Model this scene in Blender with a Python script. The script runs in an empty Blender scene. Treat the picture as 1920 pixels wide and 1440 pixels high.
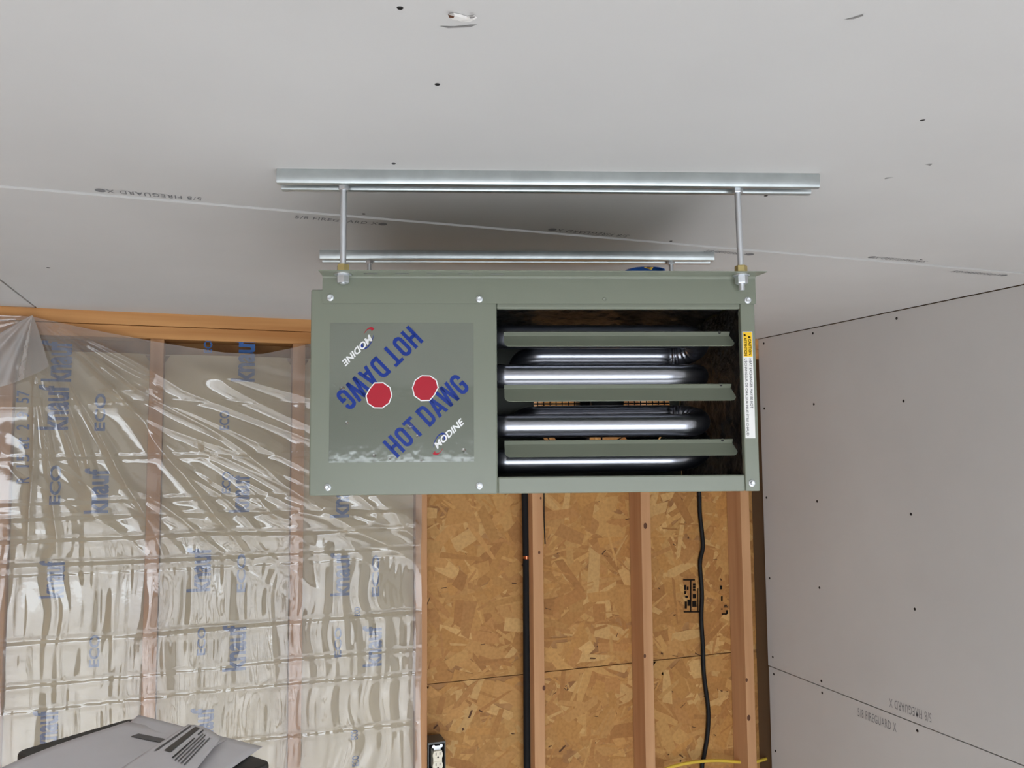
import bpy, bmesh, math, random
import numpy as np
from mathutils import Vector, Matrix

random.seed(7)
rng = np.random.default_rng(11)
scene = bpy.context.scene
COL = scene.collection

# ------------------------------------------------------------------ camera
CZ = 2.094                                   # lens height above the floor
PITCH, ROLL, YAW, FPX = 0.0768376, -0.0079059, 0.3401942, 1552.18
fw = Vector((math.sin(YAW) * math.cos(PITCH), math.cos(YAW) * math.cos(PITCH), math.sin(PITCH)))
r0 = Vector((math.cos(YAW), -math.sin(YAW), 0))
u0 = r0.cross(fw)
cr = math.cos(ROLL) * r0 + math.sin(ROLL) * u0
cu = -math.sin(ROLL) * r0 + math.cos(ROLL) * u0
cam_d = bpy.data.cameras.new('camera')
cam_d.sensor_width = 36.0
cam_d.lens = FPX / 1920 * 36
cam_d.clip_start = 0.02
cam = bpy.data.objects.new('camera', cam_d)
COL.objects.link(cam)
M = Matrix.Identity(4)
for i in range(3):
    M[i][0], M[i][1], M[i][2] = cr[i], cu[i], -fw[i]
M[2][3] = CZ
cam.matrix_world = M
scene.camera = cam

# ------------------------------------------------------------------ light
world = bpy.data.worlds.new('sky')
scene.world = world
world.use_nodes = True
bg = world.node_tree.nodes['Background']
bg.inputs[0].default_value = (0.86, 0.93, 1.0, 1)
bg.inputs[1].default_value = 7.5

DOOR = (-2.25, 1.25, 0.02, 2.02, -3.2)         # open overhead door behind the camera: x0 x1 z0 z1 y
ld = bpy.data.lights.new('daylight_through_door', 'AREA')
ld.shape = 'RECTANGLE'
ld.size = DOOR[1] - DOOR[0]
ld.size_y = DOOR[3] - DOOR[2]
ld.energy = 1.0
ld.cycles.is_portal = True                  # guides sky light through the opening, gives off none itself
ld.color = (1.0, 0.985, 0.96)
lo = bpy.data.objects.new('daylight_through_door', ld)
lo.location = ((DOOR[0] + DOOR[1]) / 2, DOOR[4] + 0.02, (DOOR[2] + DOOR[3]) / 2)
lo.rotation_euler = (math.pi / 2, 0, 0)      # faces into the room (+Y)
COL.objects.link(lo)
sd = bpy.data.lights.new('sun', 'SUN')       # sun on the driveway and just inside the open door
sd.energy = 35.0
sd.angle = math.radians(0.6)
sd.color = (0.97, 0.98, 1.0)
so = bpy.data.objects.new('sun', sd)
so.rotation_euler = (math.radians(66.5), 0, math.radians(-8))
COL.objects.link(so)

vs = scene.view_settings
scene.display_settings.display_device = 'sRGB'
vs.view_transform = 'Standard'
vs.look = 'None'
vs.gamma = 1.0
vs.use_curve_mapping = False
vs.exposure = -0.28
scene.cycles.max_bounces = 10
scene.cycles.diffuse_bounces = 6
scene.cycles.transparent_max_bounces = 16

# ------------------------------------------------------------------ helpers
def lin(*c):
    o = []
    for v in c:
        v /= 255.0
        o.append(v / 12.92 if v <= 0.04045 else ((v + 0.055) / 1.055) ** 2.4)
    return o

def ray(px, py):
    return fw + cr * ((px - 960) / FPX) - cu * ((py - 720) / FPX)
def onY(px, py, y):
    d = ray(px, py); return Vector((0, 0, CZ)) + d * (y / d.y)
def onX(px, py, x):
    d = ray(px, py); return Vector((0, 0, CZ)) + d * (x / d.x)
def onZ(px, py, z):
    d = ray(px, py); return Vector((0, 0, CZ)) + d * ((z - CZ) / d.z)

MATS = {}
def mat(name, rgb, rough=0.5, metal=0.0, spec=0.5, var=0.0, vscale=(8, 8, 8), bump=0.0, bscale=60.0, bvec=(1, 1, 1), bdist=0.002, coat=0.0, two=None, detail=4.0):
    m = bpy.data.materials.new(name)
    m.use_nodes = True
    nt = m.node_tree; N = nt.nodes; Lk = nt.links
    b = N['Principled BSDF']
    c = lin(*rgb)
    b.inputs['Base Color'].default_value = (*c, 1)
    b.inputs['Roughness'].default_value = rough
    b.inputs['Metallic'].default_value = metal
    b.inputs['Specular IOR Level'].default_value = spec
    if coat:
        b.inputs['Coat Weight'].default_value = coat
        b.inputs['Coat Roughness'].default_value = 0.08
    if var or bump or two:
        tc = N.new('ShaderNodeTexCoord')
    if var or two:
        mp = N.new('ShaderNodeMapping'); mp.inputs['Scale'].default_value = vscale
        Lk.new(tc.outputs['Object'], mp.inputs['Vector'])
        no = N.new('ShaderNodeTexNoise'); no.inputs['Scale'].default_value = 1.0; no.inputs['Detail'].default_value = detail
        Lk.new(mp.outputs[0], no.inputs['Vector'])
        rp = N.new('ShaderNodeValToRGB')
        a = [min(1, v * (1 - var)) for v in c]; d = [min(1, v * (1 + var)) for v in c]
        if two: d = lin(*two); a = c
        rp.color_ramp.elements[0].color = (*a, 1); rp.color_ramp.elements[1].color = (*d, 1)
        rp.color_ramp.elements[0].position = 0.3; rp.color_ramp.elements[1].position = 0.7
        Lk.new(no.outputs['Fac'], rp.inputs[0]); Lk.new(rp.outputs[0], b.inputs['Base Color'])
    if bump:
        mp2 = N.new('ShaderNodeMapping'); mp2.inputs['Scale'].default_value = bvec
        Lk.new(tc.outputs['Object'], mp2.inputs['Vector'])
        n2 = N.new('ShaderNodeTexNoise'); n2.inputs['Scale'].default_value = bscale; n2.inputs['Detail'].default_value = 3
        Lk.new(mp2.outputs[0], n2.inputs['Vector'])
        bp = N.new('ShaderNodeBump'); bp.inputs['Strength'].default_value = bump; bp.inputs['Distance'].default_value = bdist
        Lk.new(n2.outputs['Fac'], bp.inputs['Height']); Lk.new(bp.outputs[0], b.inputs['Normal'])
    MATS[name] = m
    return m

class MB:
    """collects geometry for one mesh object"""
    def __init__(s): s.v = []; s.f = []
    def add(s, vs_, fs):
        o = len(s.v); s.v += [tuple(p) for p in vs_]; s.f += [tuple(i + o for i in q) for q in fs]; return s
    def box(s, x0, x1, y0, y1, z0, z1):
        v = [(x, y, z) for z in (z0, z1) for y in (y0, y1) for x in (x0, x1)]
        return s.add(v, [(0, 2, 3, 1), (4, 5, 7, 6), (0, 1, 5, 4), (2, 6, 7, 3), (0, 4, 6, 2), (1, 3, 7, 5)])
    def prism(s, poly, fn, t0, t1):
        """poly: closed 2D outline; fn(a,b,t) -> 3D"""
        n = len(poly)
        v = [fn(a, b, t0) for a, b in poly] + [fn(a, b, t1) for a, b in poly]
        f = [(i, (i + 1) % n, n + (i + 1) % n, n + i) for i in range(n)]
        f += [tuple(range(n - 1, -1, -1)), tuple(range(n, 2 * n))]
        return s.add(v, f)
    def sheet(s, line, th, fn, t0, t1):
        """extrude a thickened polyline profile"""
        up, dn = offset(line, th / 2), offset(line, -th / 2)
        n = len(line)
        v = []
        for t in (t0, t1):
            v += [fn(a, b, t) for a, b in up] + [fn(a, b, t) for a, b in dn]
        f = []
        m = 2 * n
        for i in range(n - 1):
            f += [(i, i + 1, m + i + 1, m + i), (n + i + 1, n + i, m + n + i, m + n + i + 1),
                  (i, n + i, n + i + 1, i + 1), (m + i, m + i + 1, m + n + i + 1, m + n + i)]
        f += [(0, m, m + n, n), (n - 1, 2 * n - 1, m + 2 * n - 1, m + n - 1)]
        return s.add(v, f)
    def tube(s, path, r, n=12, cap=True, rfn=None):
        P = [Vector(p) for p in path]
        prev = None; rings = []
        for i, p in enumerate(P):
            t = (P[min(i + 1, len(P) - 1)] - P[max(i - 1, 0)]).normalized()
            if prev is None:
                a = t.orthogonal().normalized()
            else:
                a = (prev - t * prev.dot(t)).normalized()
            prev = a; b = t.cross(a)
            ring = []
            for k in range(n):
                th = 2 * math.pi * k / n
                d = a * math.cos(th) + b * math.sin(th)
                rr = r if rfn is None else r * rfn(i, d)
                ring.append(p + d * rr)
            rings.append(ring)
        v = [q for ring in rings for q in ring]
        f = []
        for i in range(len(P) - 1):
            for k in range(n):
                f.append((i * n + k, i * n + (k + 1) % n, (i + 1) * n + (k + 1) % n, (i + 1) * n + k))
        if cap:
            f += [tuple(range(n - 1, -1, -1)), tuple(range((len(P) - 1) * n, len(P) * n))]
        return s.add(v, f)
    def lathe(s, prof, origin, axis, n=20, hexes=False):
        """prof: list of (radius, height along axis)"""
        ax = Vector(axis).normalized(); a = ax.orthogonal().normalized(); b = ax.cross(a); o = Vector(origin)
        v = []; f = []
        for r, h in prof:
            for k in range(n):
                th = 2 * math.pi * k / n
                v.append(o + ax * h + (a * math.cos(th) + b * math.sin(th)) * r)
        for i in range(len(prof) - 1):
            for k in range(n):
                f.append((i * n + k, i * n + (k + 1) % n, (i + 1) * n + (k + 1) % n, (i + 1) * n + k))
        f += [tuple(range(n - 1, -1, -1)), tuple(range((len(prof) - 1) * n, len(prof) * n))]
        return s.add(v, f)
    def plate_hole(s, a0, a1, b0, b1, ca, cb, r, fn, t0, t1, n=64):
        """rectangular plate with a round hole"""
        out = []; inn = []
        for k in range(n):
            th = 2 * math.pi * k / n + 1e-4
            c, si = math.cos(th), math.sin(th)
            tt = min([((a1 if c > 0 else a0) - ca) / c if abs(c) > 1e-9 else 1e9, ((b1 if si > 0 else b0) - cb) / si if abs(si) > 1e-9 else 1e9])
            out.append([ca + c * tt, cb + si * tt]); inn.append((ca + c * r, cb + si * r))
        for A in (a0, a1):                       # snap the nearest outline point to each corner
            for B in (b0, b1):
                k = min(range(n), key=lambda i: (out[i][0] - A) ** 2 + (out[i][1] - B) ** 2); out[k] = [A, B]
        v = []
        for t in (t0, t1): v += [fn(*p, t) for p in out] + [fn(*p, t) for p in inn]
        f = []
        for k in range(n):
            j = (k + 1) % n
            f += [(k, j, n + j, n + k), (2 * n + k, 3 * n + k, 3 * n + j, 2 * n + j), (n + k, n + j, 3 * n + j, 3 * n + k), (k, 2 * n + k, 2 * n + j, j)]
        return s.add(v, f)
    def build(s, name, m, parent=None, smooth=False, bevel=0.0, loc=None, seg=2, recalc=True):
        me = bpy.data.meshes.new(name)
        me.from_pydata([tuple(p) for p in s.v], [], s.f)
        if recalc:
            bm = bmesh.new(); bm.from_mesh(me); bmesh.ops.recalc_face_normals(bm, faces=bm.faces); bm.to_mesh(me); bm.free()
        me.materials.append(MATS[m] if isinstance(m, str) else m)
        if smooth:
            for p in me.polygons: p.use_smooth = True
            if smooth != 'all':
                me.set_sharp_from_angle(angle=math.radians(38))
        o = bpy.data.objects.new(name, me)
        COL.objects.link(o)
        if parent: o.parent = parent
        if loc: o.location = loc
        if bevel:
            bv = o.modifiers.new('edge_round', 'BEVEL'); bv.width = bevel; bv.segments = seg; bv.limit_method = 'ANGLE'; bv.angle_limit = math.radians(40)
        return o

def offset(line, d):
    n = len(line); out = []
    for i in range(n):
        p = Vector(line[i]).to_2d() if len(line[i]) > 2 else Vector(line[i])
        t1 = (Vector(line[i]) - Vector(line[i - 1])).normalized() if i else None
        t2 = (Vector(line[i + 1]) - Vector(line[i])).normalized() if i < n - 1 else None
        if t1 is None: nn = Vector((-t2.y, t2.x))
        elif t2 is None: nn = Vector((-t1.y, t1.x))
        else:
            n1 = Vector((-t1.y, t1.x)); n2 = Vector((-t2.y, t2.x)); nn = (n1 + n2)
            nn = nn.normalized() / max(0.5, nn.normalized().dot(n1))
        out.append((p.x + nn.x * d, p.y + nn.y * d))
    return out

def empty(name, loc=(0, 0, 0), rz=0.0):
    o = bpy.data.objects.new(name, None); COL.objects.link(o)
    o.location = loc; o.rotation_euler = (0, 0, rz); o.empty_display_size = 0.05
    return o
def tag(o, label=None, cat=None, group=None, kind=None):
    if label: o['label'] = label
    if cat: o['category'] = cat
    if group: o['group'] = group
    if kind: o['kind'] = kind
    return o

def text_pts(body, bold=0.0, shear=0.0, spacing=1.0):
    cu_ = bpy.data.curves.new('lettering', 'FONT')
    cu_.body = body; cu_.offset = bold; cu_.shear = shear; cu_.space_character = spacing; cu_.resolution_u = 3
    ob = bpy.data.objects.new('lettering', cu_); COL.objects.link(ob)
    bpy.context.view_layer.update()
    me = bpy.data.meshes.new_from_object(ob.evaluated_get(bpy.context.evaluated_depsgraph_get()))
    v = [tuple(p.co) for p in me.vertices]; f = [tuple(p.vertices) for p in me.polygons]
    bpy.data.objects.remove(ob); bpy.data.curves.remove(cu_); bpy.data.meshes.remove(me)
    return v, f
_tc = {}
def text(name, body, org, right, up, w, h, m, parent=None, bold=0.0, shear=0.0, spacing=1.0, label=None):
    """flat print: bounding box of the words fitted to w x h from org along right / up"""
    key = (body, bold, shear, spacing)
    if key not in _tc: _tc[key] = text_pts(*key)
    v, f = _tc[key]
    xs = [p[0] for p in v]; ys = [p[1] for p in v]
    x0, x1, y0, y1 = min(xs), max(xs), min(ys), max(ys)
    right = Vector(right).normalized(); up = Vector(up).normalized(); org = Vector(org)
    mb = MB()
    mb.add([org + right * ((p[0] - x0) / (x1 - x0) * w) + up * ((p[1] - y0) / (y1 - y0) * h) for p in v], f)
    o = mb.build(name, m, parent, recalc=False)
    if label: o['label'] = label
    return o

# ------------------------------------------------------------------ materials
mat('drywall_paper', (206, 205, 203), 0.85, spec=0.2, var=0.035, vscale=(2.2, 2.2, 2.2), bump=0.05, bscale=900, bdist=0.0004)
mat('dark_grey_paint', (112, 112, 114), 0.7)
mat('asphalt', (120, 120, 122), 0.85, var=0.08, vscale=(2, 2, 2))
mat('gypsum', (226, 224, 220), 0.9, spec=0.1)
mat('screw_black', (32, 30, 30), 0.45, 0.4)
mat('print_and_slot_light', (134, 134, 136), 0.9, spec=0.1)  # board print; also paints the light seen through the flange slots
mat('scuff', (140, 138, 136), 0.9, spec=0.1)
mat('concrete', (164, 165, 166), 0.8, var=0.08, vscale=(1.5, 1.5, 1.5))
mat('stud_wood', (206, 160, 118), 0.7, spec=0.25, two=(184, 136, 96), vscale=(26, 26, 1.3), bump=0.15, bscale=30, bvec=(4, 4, 0.15))
mat('plate_wood', (214, 162, 106), 0.7, spec=0.25, two=(184, 128, 76), vscale=(1.2, 24, 30), bump=0.15, bscale=30, bvec=(0.15, 4, 4))
mat('ink_black', (30, 24, 20), 0.9, spec=0.1)
mat('knot', (96, 60, 40), 0.8)
mat('heater_paint', (126, 132, 117), 0.27, spec=0.5, bump=0.05, bscale=700, bdist=0.0004)
mat('galvanized', (196, 202, 202), 0.34, 0.9, var=0.08, vscale=(30, 30, 30))
mat('zinc', (222, 226, 230), 0.42, 0.9)
mat('brass_zinc', (204, 186, 128), 0.38, 0.85)
mat('tube_steel', (182, 184, 192), 0.29, 1.0, bump=0.04, bscale=40, bvec=(0.1, 1, 1))
mat('foil', (74, 77, 82), 0.38, 0.75, bump=0.8, bscale=110, bdist=0.003)
mat('fan_black', (28, 28, 30), 0.45)
mat('guard_wire', (40, 40, 42), 0.35, 0.6)
mat('decal_blue', (14, 50, 138), 0.35, spec=0.3)
mat('decal_red', (176, 26, 46), 0.35, spec=0.3)
mat('decal_white', (240, 242, 242), 0.35, spec=0.3)
mat('label_white', (240, 240, 238), 0.45)
mat('label_yellow', (248, 202, 30), 0.45)
mat('label_ink', (54, 54, 58), 0.6)
mat('pipe_foam', (22, 22, 24), 0.75, spec=0.25)
mat('copper', (206, 120, 84), 0.3, 1.0)
mat('cable_black', (20, 20, 21), 0.55, spec=0.25)
mat('cable_yellow', (226, 194, 74), 0.45)
mat('box_grey', (96, 98, 96), 0.5, 0.3)
mat('box_inside', (24, 22, 24), 0.6)
mat('ivory', (240, 234, 214), 0.35)
mat('slot_dark', (40, 32, 26), 0.7)
mat('box_blue', (34, 92, 168), 0.45)
mat('stand_dark', (58, 58, 56), 0.5)
mat('stand_leg', (150, 150, 150), 0.4, 0.7)
mat('paper', (232, 230, 234), 0.7, spec=0.3, var=0.03, vscale=(12, 12, 12))
mat('paper_print', (112, 110, 112), 0.7)
mat('paper_photo', (92, 88, 84), 0.6)
mat('insulation_ink', (70, 106, 164), 0.8, spec=0.15)
mat('batt_facing', (200, 186, 156), 0.8, spec=0.2, var=0.05, vscale=(7, 7, 7), bump=0.25, bscale=18, bdist=0.004)
mat('batt_fibre', (120, 96, 70), 0.95)

def osb_mat(name):
    m = bpy.data.materials.new(name); m.use_nodes = True
    nt = m.node_tree; b = nt.nodes['Principled BSDF']
    at = nt.nodes.new('ShaderNodeAttribute'); at.attribute_name = 'tone'
    tc = nt.nodes.new('ShaderNodeTexCoord')
    no = nt.nodes.new('ShaderNodeTexNoise'); no.inputs['Scale'].default_value = 90; no.inputs['Detail'].default_value = 4
    nt.links.new(tc.outputs['Object'], no.inputs['Vector'])
    mx = nt.nodes.new('ShaderNodeMix'); mx.data_type = 'RGBA'; mx.blend_type = 'MULTIPLY'; mx.inputs[0].default_value = 0.35
    rp = nt.nodes.new('ShaderNodeValToRGB'); rp.color_ramp.elements[0].color = (0.55, 0.5, 0.45, 1); rp.color_ramp.elements[1].color = (1, 1, 1, 1)
    rp.color_ramp.elements[0].position = 0.3; rp.color_ramp.elements[1].position = 0.6
    nt.links.new(no.outputs['Fac'], rp.inputs[0])
    nt.links.new(at.outputs['Color'], mx.inputs[6]); nt.links.new(rp.outputs[0], mx.inputs[7])
    nt.links.new(mx.outputs[2], b.inputs['Base Color'])
    b.inputs['Roughness'].default_value = 0.62; b.inputs['Specular IOR Level'].default_value = 0.3
    MATS[name] = m
osb_mat('osb_strand')
mat('osb_base', (176, 130, 78), 0.7, two=(146, 100, 56), vscale=(20, 20, 20))

def film_mat(name, haze, rough, haze_rgb, ior=1.45, bscale=60.0, bstr=0.25, boost=1.0):
    """thin clear film: see-through, mirror-like sheen, a little milkiness"""
    m = bpy.data.materials.new(name); m.use_nodes = True
    nt = m.node_tree; N = nt.nodes; Lk = nt.links
    N.remove(N['Principled BSDF']); out = N['Material Output']
    tr = N.new('ShaderNodeBsdfTransparent'); tr.inputs[0].default_value = (0.97, 0.97, 0.96, 1)
    gl = N.new('ShaderNodeBsdfGlossy'); gl.inputs['Roughness'].default_value = rough; gl.inputs['Color'].default_value = (1, 1, 1, 1)
    df = N.new('ShaderNodeBsdfDiffuse'); df.inputs[0].default_value = (*lin(*haze_rgb), 1)
    fr = N.new('ShaderNodeFresnel'); fr.inputs['IOR'].default_value = ior
    mu = N.new('ShaderNodeMath'); mu.operation = 'MULTIPLY'; mu.inputs[1].default_value = boost; mu.use_clamp = True
    Lk.new(fr.outputs[0], mu.inputs[0])
    if bstr:
        tc = N.new('ShaderNodeTexCoord'); no = N.new('ShaderNodeTexNoise'); no.inputs['Scale'].default_value = bscale; no.inputs['Detail'].default_value = 2
        Lk.new(tc.outputs['Object'], no.inputs['Vector'])
        bp = N.new('ShaderNodeBump'); bp.inputs['Strength'].default_value = bstr; bp.inputs['Distance'].default_value = 0.003
        Lk.new(no.outputs['Fac'], bp.inputs['Height'])
        Lk.new(bp.outputs[0], gl.inputs['Normal']); Lk.new(bp.outputs[0], fr.inputs['Normal'])
    m1 = N.new('ShaderNodeMixShader'); m1.inputs[0].default_value = haze
    Lk.new(tr.outputs[0], m1.inputs[1]); Lk.new(df.outputs[0], m1.inputs[2])
    m2 = N.new('ShaderNodeMixShader')
    Lk.new(mu.outputs[0], m2.inputs[0]); Lk.new(m1.outputs[0], m2.inputs[1]); Lk.new(gl.outputs[0], m2.inputs[2])
    Lk.new(m2.outputs[0], out.inputs['Surface'])
    MATS[name] = m
film_mat('poly_film', 0.26, 0.07, (206, 200, 194), boost=2.4, bscale=40, bstr=0.08)
film_mat('poly_film_folded', 0.5, 0.2, (176, 170, 166), boost=1.0)
film_mat('decal_film', 0.06, 0.06, (190, 196, 186), bscale=45, bstr=0.07)

# ================================================================== the setting
ZC = 2.5                    # ceiling
XR = 1.914                  # face of the right wall
XL = -3.2
YW = 2.6195                 # face of the back wall studs
YF = DOOR[4]
STUD = 0.0375
SD = 0.089
ident = lambda a, b, t: (a, b, t)

fl = MB().box(XL - 0.1, XR + 0.12, YF - 0.1, YW + 0.2, -0.1, 0.0).build('floor', 'concrete'); tag(fl, kind='structure')
dr = MB().box(-9, 9, YF - 12, YF - 0.1, -0.12, -0.02).build('driveway', 'asphalt'); tag(dr, kind='structure')

def screw_head(px, py, plane, parent, size=0.0038):
    if plane == 'ceil': p = onZ(px, py, ZC - PANEL_DROP.get(parent.name, 0)); ax = (0, 0, -1)
    else: p = onX(px, py, XR); ax = (-1, 0, 0)
    o = MB().lathe([(size * 1.25, 0.0), (size, 0.0006), (size * 0.4, 0.0002)], p, ax, 10).build('screw_head', 'screw_black', parent, recalc=True)
    return o

# ceiling: boards
PANEL_DROP = {}
ceil = empty('ceiling'); tag(ceil, kind='structure')
YS = 1.427                  # long joint
XB = -0.492                 # butt joint of the far row
ceil_near = MB().box(XL, XR - 0.002, YF - 0.1, YS - 0.0015, ZC, ZC + 0.016).build('ceiling_panel', 'drywall_paper', ceil)
DROP = 0.0035
JB = Vector((0.915, 1.665)); JR = 0.046
cfr = MB().plate_hole(XB + 0.004, XR - 0.002, YS, YW + 0.004, JB.x, JB.y, JR, lambda a, b, t: (a, b, t), ZC - DROP, ZC + 0.0125).build('ceiling_panel', 'drywall_paper', ceil)
cfl = MB().box(XL, XB - 0.003, YS, YW + 0.002, ZC - DROP * 0.6, ZC + 0.0125).build('ceiling_panel', 'drywall_paper', ceil)
PANEL_DROP[cfr.name] = DROP; PANEL_DROP[cfl.name] = DROP * 0.6
MB().box(XL, XR + 0.1, YF - 0.1, YW + 0.15, ZC + 0.1, ZC + 0.14).build('roof_deck', 'osb_base', ceil)
MB().box(XB - 0.02, XB + 0.02, YF, YW + 0.12, ZC + 0.0165, ZC + 0.0995).build('butt_joint_blocker', 'stud_wood', ceil)  # unseen filler added to stop sky light leaking through the butt joint
MB().box(XL, XR + 0.1, YS - 0.02, YS + 0.02, ZC + 0.0165, ZC + 0.0995).build('long_joint_blocker', 'plate_wood', ceil)  # unseen strip added above the long joint to keep light out
MB().box(XL - 0.1, XR + 0.12, YW + 0.09, YW + 0.13, ZC + 0.001, ZC + 0.0995).build('rim_light_blocker', 'plate_wood', ceil)  # added out of sight to close the open rim against the sky
for q in [(750, 15), (820, 158), (738, 306), (1730, 225), (682, 401), (1258, 452), (1436, 367), (1727, 486)]:
    screw_head(*q, 'ceil', ceil_near, 0.0026)
screw_head(91, 502, 'ceil', cfr, 0.0034)
def ceil_print(x0, y0, x1, y1, flip, parent):
    a = onZ(x0, y0, ZC); b = onZ(x1, y1, ZC)
    w = (b - a).length
    z = ZC - (DROP if parent is cfr else 0) - 0.0006
    if flip: org = (b.x, YS - 0.030, z); rt, up = (-1, 0, 0), (0, 1, 0)
    else: org = (a.x, YS + 0.034, z); rt, up = (1, 0, 0), (0, -1, 0)
    text('printed_mark', '5/8 FIREGUARD X', org, rt, up, w * 0.9, 0.018, 'print_and_slot_light', parent, bold=0.004, spacing=1.15)
    c = Vector(org) + Vector(rt) * w * 0.955 + Vector(up) * 0.009
    MB().add([c + Vector((math.cos(k * .524) * 0.008, math.sin(k * .524) * 0.009, 0)) for k in range(12)], [tuple(range(12))]).build('printed_dot', 'print_and_slot_light', parent, recalc=False)
ceil_print(180, 352, 378, 378, True, ceil_near)
ceil_print(1025, 432, 1170, 446, True, ceil_near)
ceil_print(1632, 481, 1745, 488, True, ceil_near)
ceil_print(555, 398, 720, 420, False, cfr)
ceil_print(1320, 468, 1405, 476, False, cfr)
ceil_print(1810, 500, 1912, 508, False, cfr)
# torn paper and scuffs on the near board
def blot(name, pts, m, parent, z, lift=0.0):
    mb = MB(); P = [onZ(x, y, z) for x, y in pts]; n = len(P)
    if lift:
        c = sum(P, Vector()) / n
        top = [c + (p - c) * 0.8 - Vector((0, 0, lift * random.uniform(.5, 1))) for p in P]
        mb.add(P + top, [(i, (i + 1) % n, n + (i + 1) % n, n + i) for i in range(n)] + [tuple(range(n, 2 * n))])
    else:
        mb.add(P, [tuple(range(n))])
    return mb.build(name, m, parent)
blot('torn_paper', [(838, 28), (845, 35), (856, 34), (868, 40), (884, 38), (895, 33), (889, 28), (876, 31), (864, 27), (850, 24)], 'gypsum', ceil_near, ZC - 0.0005, 0.003)
blot('torn_edge', [(840, 27), (852, 31), (850, 34), (842, 33)], 'knot', ceil_near, ZC - 0.0042)
blot('torn_edge', [(880, 31), (892, 31), (888, 34), (882, 35)], 'scuff', ceil_near, ZC - 0.0042)
blot('scuff_mark', [(824, 49), (850, 50), (895, 46), (882, 51), (840, 53)], 'scuff', ceil_near, ZC - 0.0005)
blot('scuff_mark', [(1582, 37), (1600, 33), (1618, 27), (1619, 30), (1600, 36)], 'scuff', ceil_near, ZC - 0.0005)
blot('scuff_mark', [(1658, 336), (1662, 333), (1676, 333), (1664, 335)], 'scuff', ceil_near, ZC - 0.0005)
blot('scuff_mark', [(1734, 309), (1748, 307), (1744, 311)], 'scuff', ceil_near, ZC - 0.0005)

# right wall: two rows of board
wr = empty('wall_right', (0, 0, 0)); tag(wr, kind='structure')
ZS = CZ - 0.8035
wru = MB().box(XR, XR + 0.016, YF, YW - 0.003, ZS + 0.0016, ZC - 0.006).build('drywall_panel', 'drywall_paper', wr)
wrl = MB().box(XR, XR + 0.016, YF, YW - 0.006, 0.01, ZS - 0.0016).build('drywall_panel', 'drywall_paper', wr)
MB().box(XR + 0.017, XR + 0.02, YF, YW + 0.1, 0.0, ZC + 0.09).build('wall_backing', 'batt_fibre', wr)
for q in [(1432, 644), (1524, 625), (1681, 597), (1433, 766), (1526, 758), (1694, 752), (1437, 933), (1532, 940), (1708, 964), (1443, 1084), (1536.5, 1102), (1715, 1142), (1449, 1232), (1540, 1277), (1719.5, 1340)]:
    screw_head(*q, 'right', wru, 0.0036)
for q in [(1451, 1264), (1541.5, 1299), (1720, 1370), (1454, 1408)]:
    screw_head(*q, 'right', wrl, 0.0036)
def wall_print(x0, y0, x1, y1, parent, flip):
    a = onX(x0, y0, XR - 0.0006); b = onX(x1, y1, XR - 0.0006)
    w = abs(a.y - b.y)
    # facing -X, reading along -Y (towards the camera)
    if flip: text('printed_mark', '5/8 FIREGUARD X', (XR - 0.0006, b.y, ZS + 0.045), (0, 1, 0), (0, 0, -1), w, 0.026, 'print_and_slot_light', parent, spacing=1.15)
    else: text('printed_mark', '5/8 FIREGUARD X', (XR - 0.0006, a.y, ZS - 0.048), (0, -1, 0), (0, 0, 1), w, 0.026, 'print_and_slot_light', parent, spacing=1.15)
wall_print(1668, 1330, 1747, 1360, wru, True)
wall_print(1608, 1324, 1680, 1352, wrl, False)

# left and front walls close the room; the overhead door stands open behind the camera
wl = MB().box(XL - 0.1, XL, YF - 0.1, YW + 0.2, 0, ZC + 0.1).build('wall_left', 'osb_base'); tag(wl, kind='structure')
mb = MB()
mb.box(XL, DOOR[0], YF - 0.1, YF, 0, ZC + 0.1); mb.box(DOOR[1], XR + 0.1, YF - 0.1, YF, 0, ZC + 0.1); mb.box(DOOR[0], DOOR[1], YF - 0.1, YF, DOOR[3], ZC + 0.1)
tag(mb.build('wall_front', 'dark_grey_paint'), kind='structure')

# back wall: studs, plates, sheathing
wb = empty('wall_back', (0, 0, 0)); tag(wb, kind='structure')
stud_x = [-2.61, -2.2, -1.79, -1.385, -0.98, -0.578, -0.1945, 0.2105, 0.5975, 0.9963, 1.4044, 1.8169]
PZ = ZC - 0.002
for k, x in enumerate(stud_x):
    s = MB().box(x, x + STUD, YW, YW + SD, 0.04, PZ - 0.078).build('stud', 'stud_wood', wb, bevel=0.0015)
    s.location.x = 0
MB().box(1.916 + 0.021, 1.916 + 0.06, YW, YW + SD, 0.04, PZ - 0.078).build('stud', 'stud_wood', wb, bevel=0.0015)
MB().box(XL, XR + 0.06, YW - 0.001, YW + SD, PZ - 0.039, PZ).build('top_plate', 'plate_wood', wb, bevel=0.002)
MB().box(XL, XR + 0.06, YW, YW + SD, PZ - 0.0775, PZ - 0.0405).build('top_plate', 'plate_wood', wb, bevel=0.002)
MB().box(XL, XR + 0.06, YW, YW + SD, 0.0, 0.038).build('sole_plate', 'plate_wood', wb, bevel=0.002)
YO = YW + SD + 0.0035
ZO = CZ - 0.7695
sh_u = MB().box(XL, XR + 0.08, YO, YO + 0.011, ZO + 0.0014, ZC).build('sheathing_panel', 'osb_base', wb)
sh_l = MB().box(XL, XR + 0.08, YO, YO + 0.011, 0.0, ZO - 0.0014).build('sheathing_panel', 'osb_base', wb)

MB().box(XL, XR + 0.1, YO + 0.0115, YO + 0.02, 0.0, ZC + 0.1).build('seam_light_blocker', 'batt_fibre', wb)  # unseen backing added so sky light stays out of the sheathing seam

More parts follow.
